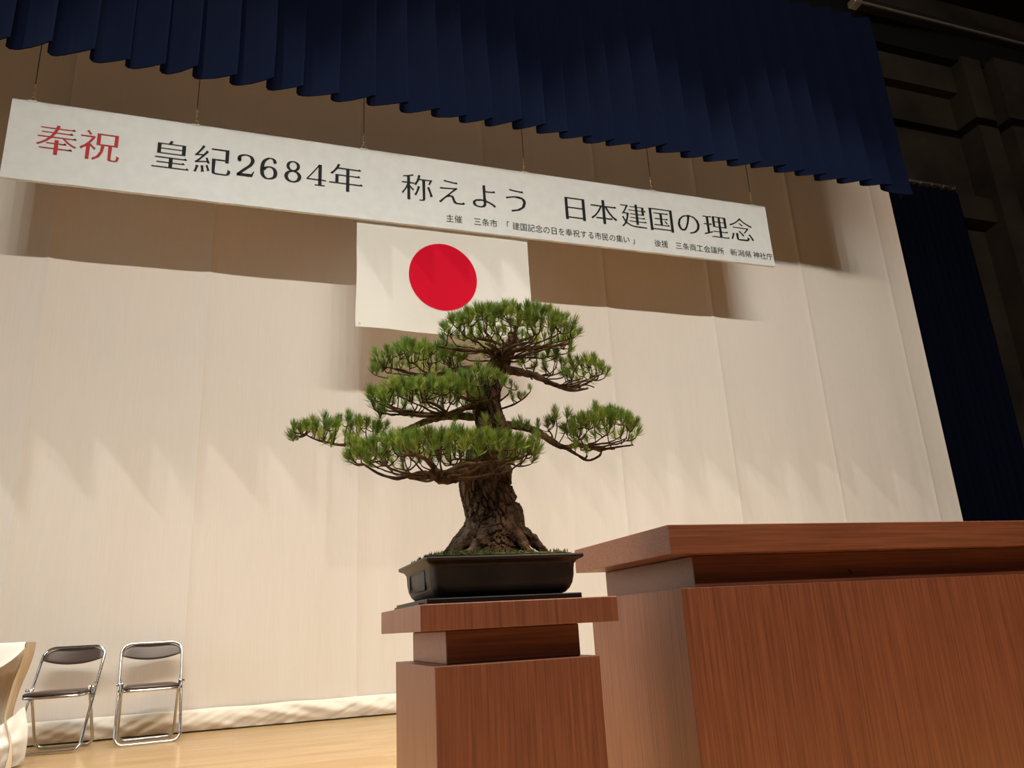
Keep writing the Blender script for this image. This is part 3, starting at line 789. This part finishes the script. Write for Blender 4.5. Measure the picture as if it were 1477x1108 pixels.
# moss mound
vs = []; fs = []; nx, ny = 90, 66
for a in range(nx+1):
    for b in range(ny+1):
        u = -1+2*a/nx; v = -1+2*b/ny
        x = u*.218; y = v*.185
        e_ = max(abs(u), abs(v)); k = max(0, 1-e_**5)
        d = math.hypot((x+.005)/.11, (y)/.10)
        z = .006+.026*math.exp(-(d*.85)**2) + .012*math.exp(-((x+.12)/.06)**2-(y/.1)**2)
        z += (.012*nz(x*28, y*28, 1)+.009*nz(x*70, y*70, 5)+.005*abs(nz(x*160, y*160, 2)))
        vs.append((x, y-.012, z*k+.0))
for a in range(nx):
    for b in range(ny):
        q = a*(ny+1)+b; fs.append((q, q+ny+1, q+ny+2, q+1))
moss = raw('moss', vs, fs, M_moss, tree, True); tag(moss, kind='stuff')
moss.location = (0, 0, .020)
mb = MB()
for k in range(1700):
    x = rnd.uniform(-.215, .215); y = rnd.uniform(-.195, .17)
    if abs(x) > .20 or rnd.random() < .7:
        h = rnd.uniform(.002, .0075); d = Vector((rnd.uniform(-.5, .5), rnd.uniform(-.5, .5), 1)).normalized()*h
        z = .030+.026*math.exp(-(math.hypot((x+.005)/.11, y/.10)*.85)**2)+.012*math.exp(-((x+.12)/.06)**2-(y/.1)**2)
        b = Vector((x, y, z)); s = .0016
        mb.add(([b+Vector((s, 0, -.006)), b+Vector((-s, s, -.006)), b+Vector((-s, -s, -.006)), b+d], [(0, 1, 3), (1, 2, 3), (2, 0, 3)]))
tag(mb.build('moss_sprigs', M_moss, tree, False), kind='stuff')

# ------------------------------------------------------------------ folding chairs
def rloop(w_, pts_z, r, n=6):
    """rounded rectangle loop in the plane (s along x, t along slope)"""
def chair_loop(hw, L_, rb, rt, f):
    """closed loop: x half-width, param t 0..L_ mapped by f(t)->(y,z); rb bottom corner radius, rt top radius"""
    P = []
    def arc(cx_, ct, r, a0, a1, n=7):
        for k in range(n+1):
            a = math.radians(a0+(a1-a0)*k/n); P.append((cx_+r*math.cos(a), ct+r*math.sin(a)))
    arc(hw-rb, rb, rb, -90, 0); 
    for k in range(1, 8): P.append((hw, rb+(L_-rb-rt)*k/8))
    arc(hw-rt, L_-rt, rt, 0, 90); arc(-hw+rt, L_-rt, rt, 90, 180)
    for k in range(1, 8): P.append((-hw, L_-rt-(L_-rb-rt)*k/8))
    arc(-hw+rb, rb, rb, 180, 270)
    return [(x, *f(t)) for x, t in P]
def make_chair(loc, rz, label):
    g = empty('folding_chair', loc, rz, label, 'chair', 'folding chairs by the backdrop')
    # front is -y. main frame: front feet -> back top (leans back)
    L_ = .86; y0 = -.20; yt = .235; ztop = .768
    def fm(t):
        s = t/L_; return (y0+(yt-y0)*s, .011+(ztop-.011)*s)
    mb = MB(); mb.add(sweep(chair_loop(.237, L_, .065, .085, fm), .0125, 10, True)); mb.build('main_frame', M_chrome, g)
    def fr(t):
        s = t/.52; return (.19+(-.02-.19)*s, .011+(.47-.011)*s)
    P = [(-.20, fr(.52)[0], fr(.52)[1])]
    hw, rb = .214, .06
    Q = [(-hw, .52), (-hw, .35), (-hw, .2), (-hw, rb)] + [(-hw+rb-rb*math.cos(a*.2618), rb-rb*math.sin(a*.2618)) for a in range(1, 7)]
    Q += [(-x, t) for x, t in Q[::-1]]
    mb = MB(); mb.add(sweep([(x, *fr(t)) for x, t in Q], .0120, 10)); mb.build('rear_leg_frame', M_chrome, g)
    # seat pad
    sy, sz = -.045, .408
    outl = [(v.x, v.y) for v in spline([(-.185, -.17, 0), (0, -.19, 0), (.185, -.17, 0), (.205, -.10, 0), (.19, .15, 0), (.15, .19, 0), (-.15, .19, 0), (-.19, .15, 0), (-.205, -.10, 0)], 5, True)]
    n = len(outl)
    def stack(lv, name, m):
        vs = []; fs = []
        for s, z in lv:
            for x, y in outl: vs.append((x*s, sy+y*s, sz+z))
        for i in range(len(lv)-1):
            for k in range(n): fs.append((i*n+k, i*n+(k+1) % n, (i+1)*n+(k+1) % n, (i+1)*n+k))
        fs.append(tuple(range(n))[::-1]); fs.append(tuple((len(lv)-1)*n+k for k in range(n)))
        return raw(name, vs, fs, m, g, True)
    stack([(.94, .006), (.99, .010), (1.0, .020), (.97, .031), (.90, .037), (.5, .040)], 'seat', M_brown)
    stack([(.90, -.012), (.97, -.012), (1.0, -.008), (1.0, .008), (.9, .008)], 'seat_pan', M_chrome)
    # back pad: curved cushion between the uprights
    vs = []; fs = []; na_, nb_ = 24, 10
    dirs = Vector((0, yt-y0, ztop-.011)).normalized()
    for side in (0, 1):
        for a in range(na_+1):
            u = -1+2*a/na_; x = u*.228
            tt = L_-.012-(.055*(abs(u)**6)); tb = L_-.155+.045*abs(u)**2.2
            for b in range(nb_+1):
                t = tb+(tt-tb)*b/nb_; v = -1+2*b/nb_
                y, z = fm(t); th = .013*math.sqrt(max(0, 1-v**4))*math.sqrt(max(0, 1-abs(u)**8))
                yy = y + .028*(1-u*u) + (-th if side == 0 else th)
                vs.append((x, yy, z))
    S = (na_+1)*(nb_+1)
    for side in (0, 1):
        for a in range(na_):
            for b in range(nb_):
                q = side*S+a*(nb_+1)+b; f = (q, q+nb_+1, q+nb_+2, q+1); fs.append(f if side == 0 else f[::-1])
    raw('backrest', vs, fs, M_brown, g, True)
    for s in (-1, 1):
        mb = MB(); mb.add(sweep([(s*.206, -.012, .455), (s*.258, -.012, .455)], .011, 8)); mb.build('pivot_bolt', M_chrome, g)
        mb = MB(); mb.add(sweep([(s*.224, .02, .40), (s*.224, .055, .49)], .006, 6)); mb.build('side_link', M_chrome, g)
    return g
make_chair((-.667, 7.46, 0), math.radians(8), 'right-hand brown padded chrome folding chair, square to the backdrop')
make_chair((-1.315, 7.42, 0), math.radians(-9), 'left-hand brown padded chrome folding chair, turned and partly behind the tablecloth')

# ------------------------------------------------------------------ table with cloth
TX = -1.415; TYf, TYb = 6.50, 6.78; TZ = .815
tab = empty('folding_table', (TX-.9, (TYf+TYb)/2, 0), label='folding conference table on castors at the left edge, under a white cloth', cat='table')
ox, oy = TX-.9, (TYf+TYb)/2
boxo('table_top', (-.9, -.125, TZ-.035), (.88, .125, TZ-.006), M_table, tab, .004)
for sx in (-.82, .62):
    l_ = boxo('leg', (sx-.02, -.02, .10), (sx+.02, .02, TZ-.035), M_castor, tab, .004)
    boxo('foot_bar', (sx-.025, -.15, .075), (sx+.025, .15, .115), M_castor, tab, .006)
    for sy in (-.13, .13):
        mb = MB(); mb.add(sweep([(sx-.014, sy, .033), (sx+.014, sy, .033)], .033, 16)); mb.build('castor', M_castor, tab)
        boxo('castor_fork', (sx-.02, sy-.012, .03), (sx+.02, sy+.012, .08), M_castor, tab, .003)
tc = empty('tablecloth', (TX, TYb, TZ), label='white tablecloth draped over the folding table and bunched down to the floor', cat='tablecloth')
# top and short front drop
vs = []; fs = []; nx, nyy = 60, 26
for a in range(nx+1):
    x = -1.85+1.86*a/nx
    for b in range(nyy+1):
        t = b/nyy
        if t < .5: y = 0-.30*(t/.5); z = .0; y = y+.0
        else:
            s = (t-.5)/.5
            dist = max(0, -x+.02); drop = min(.22, .03+.22*(1-math.exp(-dist*6.5)))
            y = -.30-.015*math.sin(s*1.5)-.010*nz(x*9, s, 2)*s; z = -drop*s
        vs.append((x, y, z+.004*nz(x*5, t*4, 1)))
for a in range(nx):
    for b in range(nyy):
        q = a*(nyy+1)+b; fs.append((q, q+nyy+1, q+nyy+2, q+1))
raw('top_sheet', vs, fs, M_table, tc, True)
# hanging end and back: a folded sheet from the top edge to the floor
path = [(.012, -.29), (.015, -.19), (.012, -.08), (.0, .02), (-.12, .045), (-.30, .05), (-.6, .05), (-1.0, .05), (-1.85, .05)]
PP = spline([(x, y, 0) for x, y in path], 12); vs = []; fs = []; nb = 44
for i, p in enumerate(PP):
    for b in range(nb+1):
        t = b/nb; z = -TZ*t+.008*(t)
        zz = TZ+z
        endk = math.exp(-((p.y+.0)/.6)**2) if p.x > -.2 else .3
        tuck = -.085*math.sin(min(1, t/.62)*math.pi*.5)**2 if t < .62 else -.085+.075*math.sin((t-.62)/.38*math.pi*.62)
        fold = .022*nz(i*.33, t*1.5, 2)*(.3+t)+.018*nz(i*.12, t*5, 7)*t
        bulge = .030*math.exp(-((t-.86)/.10)**2)*nz(i*.2+3, 1, 5)
        vs.append((p.x+(tuck if p.x > -.2 else tuck*.3)*endk+fold, p.y+fold*.8+bulge, z))
for a in range(len(PP)-1):
    for b in range(nb):
        q = a*(nb+1)+b; fs.append((q, q+nb+1, q+nb+2, q+1))
raw('hanging_drape', vs, fs, M_drape, tc, True)
vs = []; fs = []
for i in range(41):
    u = i/40; 
    for b in range(21):
        t = b/20
        x = -.14+.165*u+.05*math.sin(t*2.6)*u + .015*nz(u*5, t*4, 3)
        y = -.32+.16*u-.04*math.sin(t*3.1)+.02*nz(u*4, t*5, 1)
        z = -.50-.06*(1-u)*1.5 - (.30-.06*(1-u))*t+.07*u*(1-t)
        vs.append((x, y, max(z, -TZ+.008)))
for a in range(40):
    for b in range(20):
        q = a*21+b; fs.append((q, q+21, q+22, q+1))
raw('bunched_fold', vs, fs, M_table, tc, True)
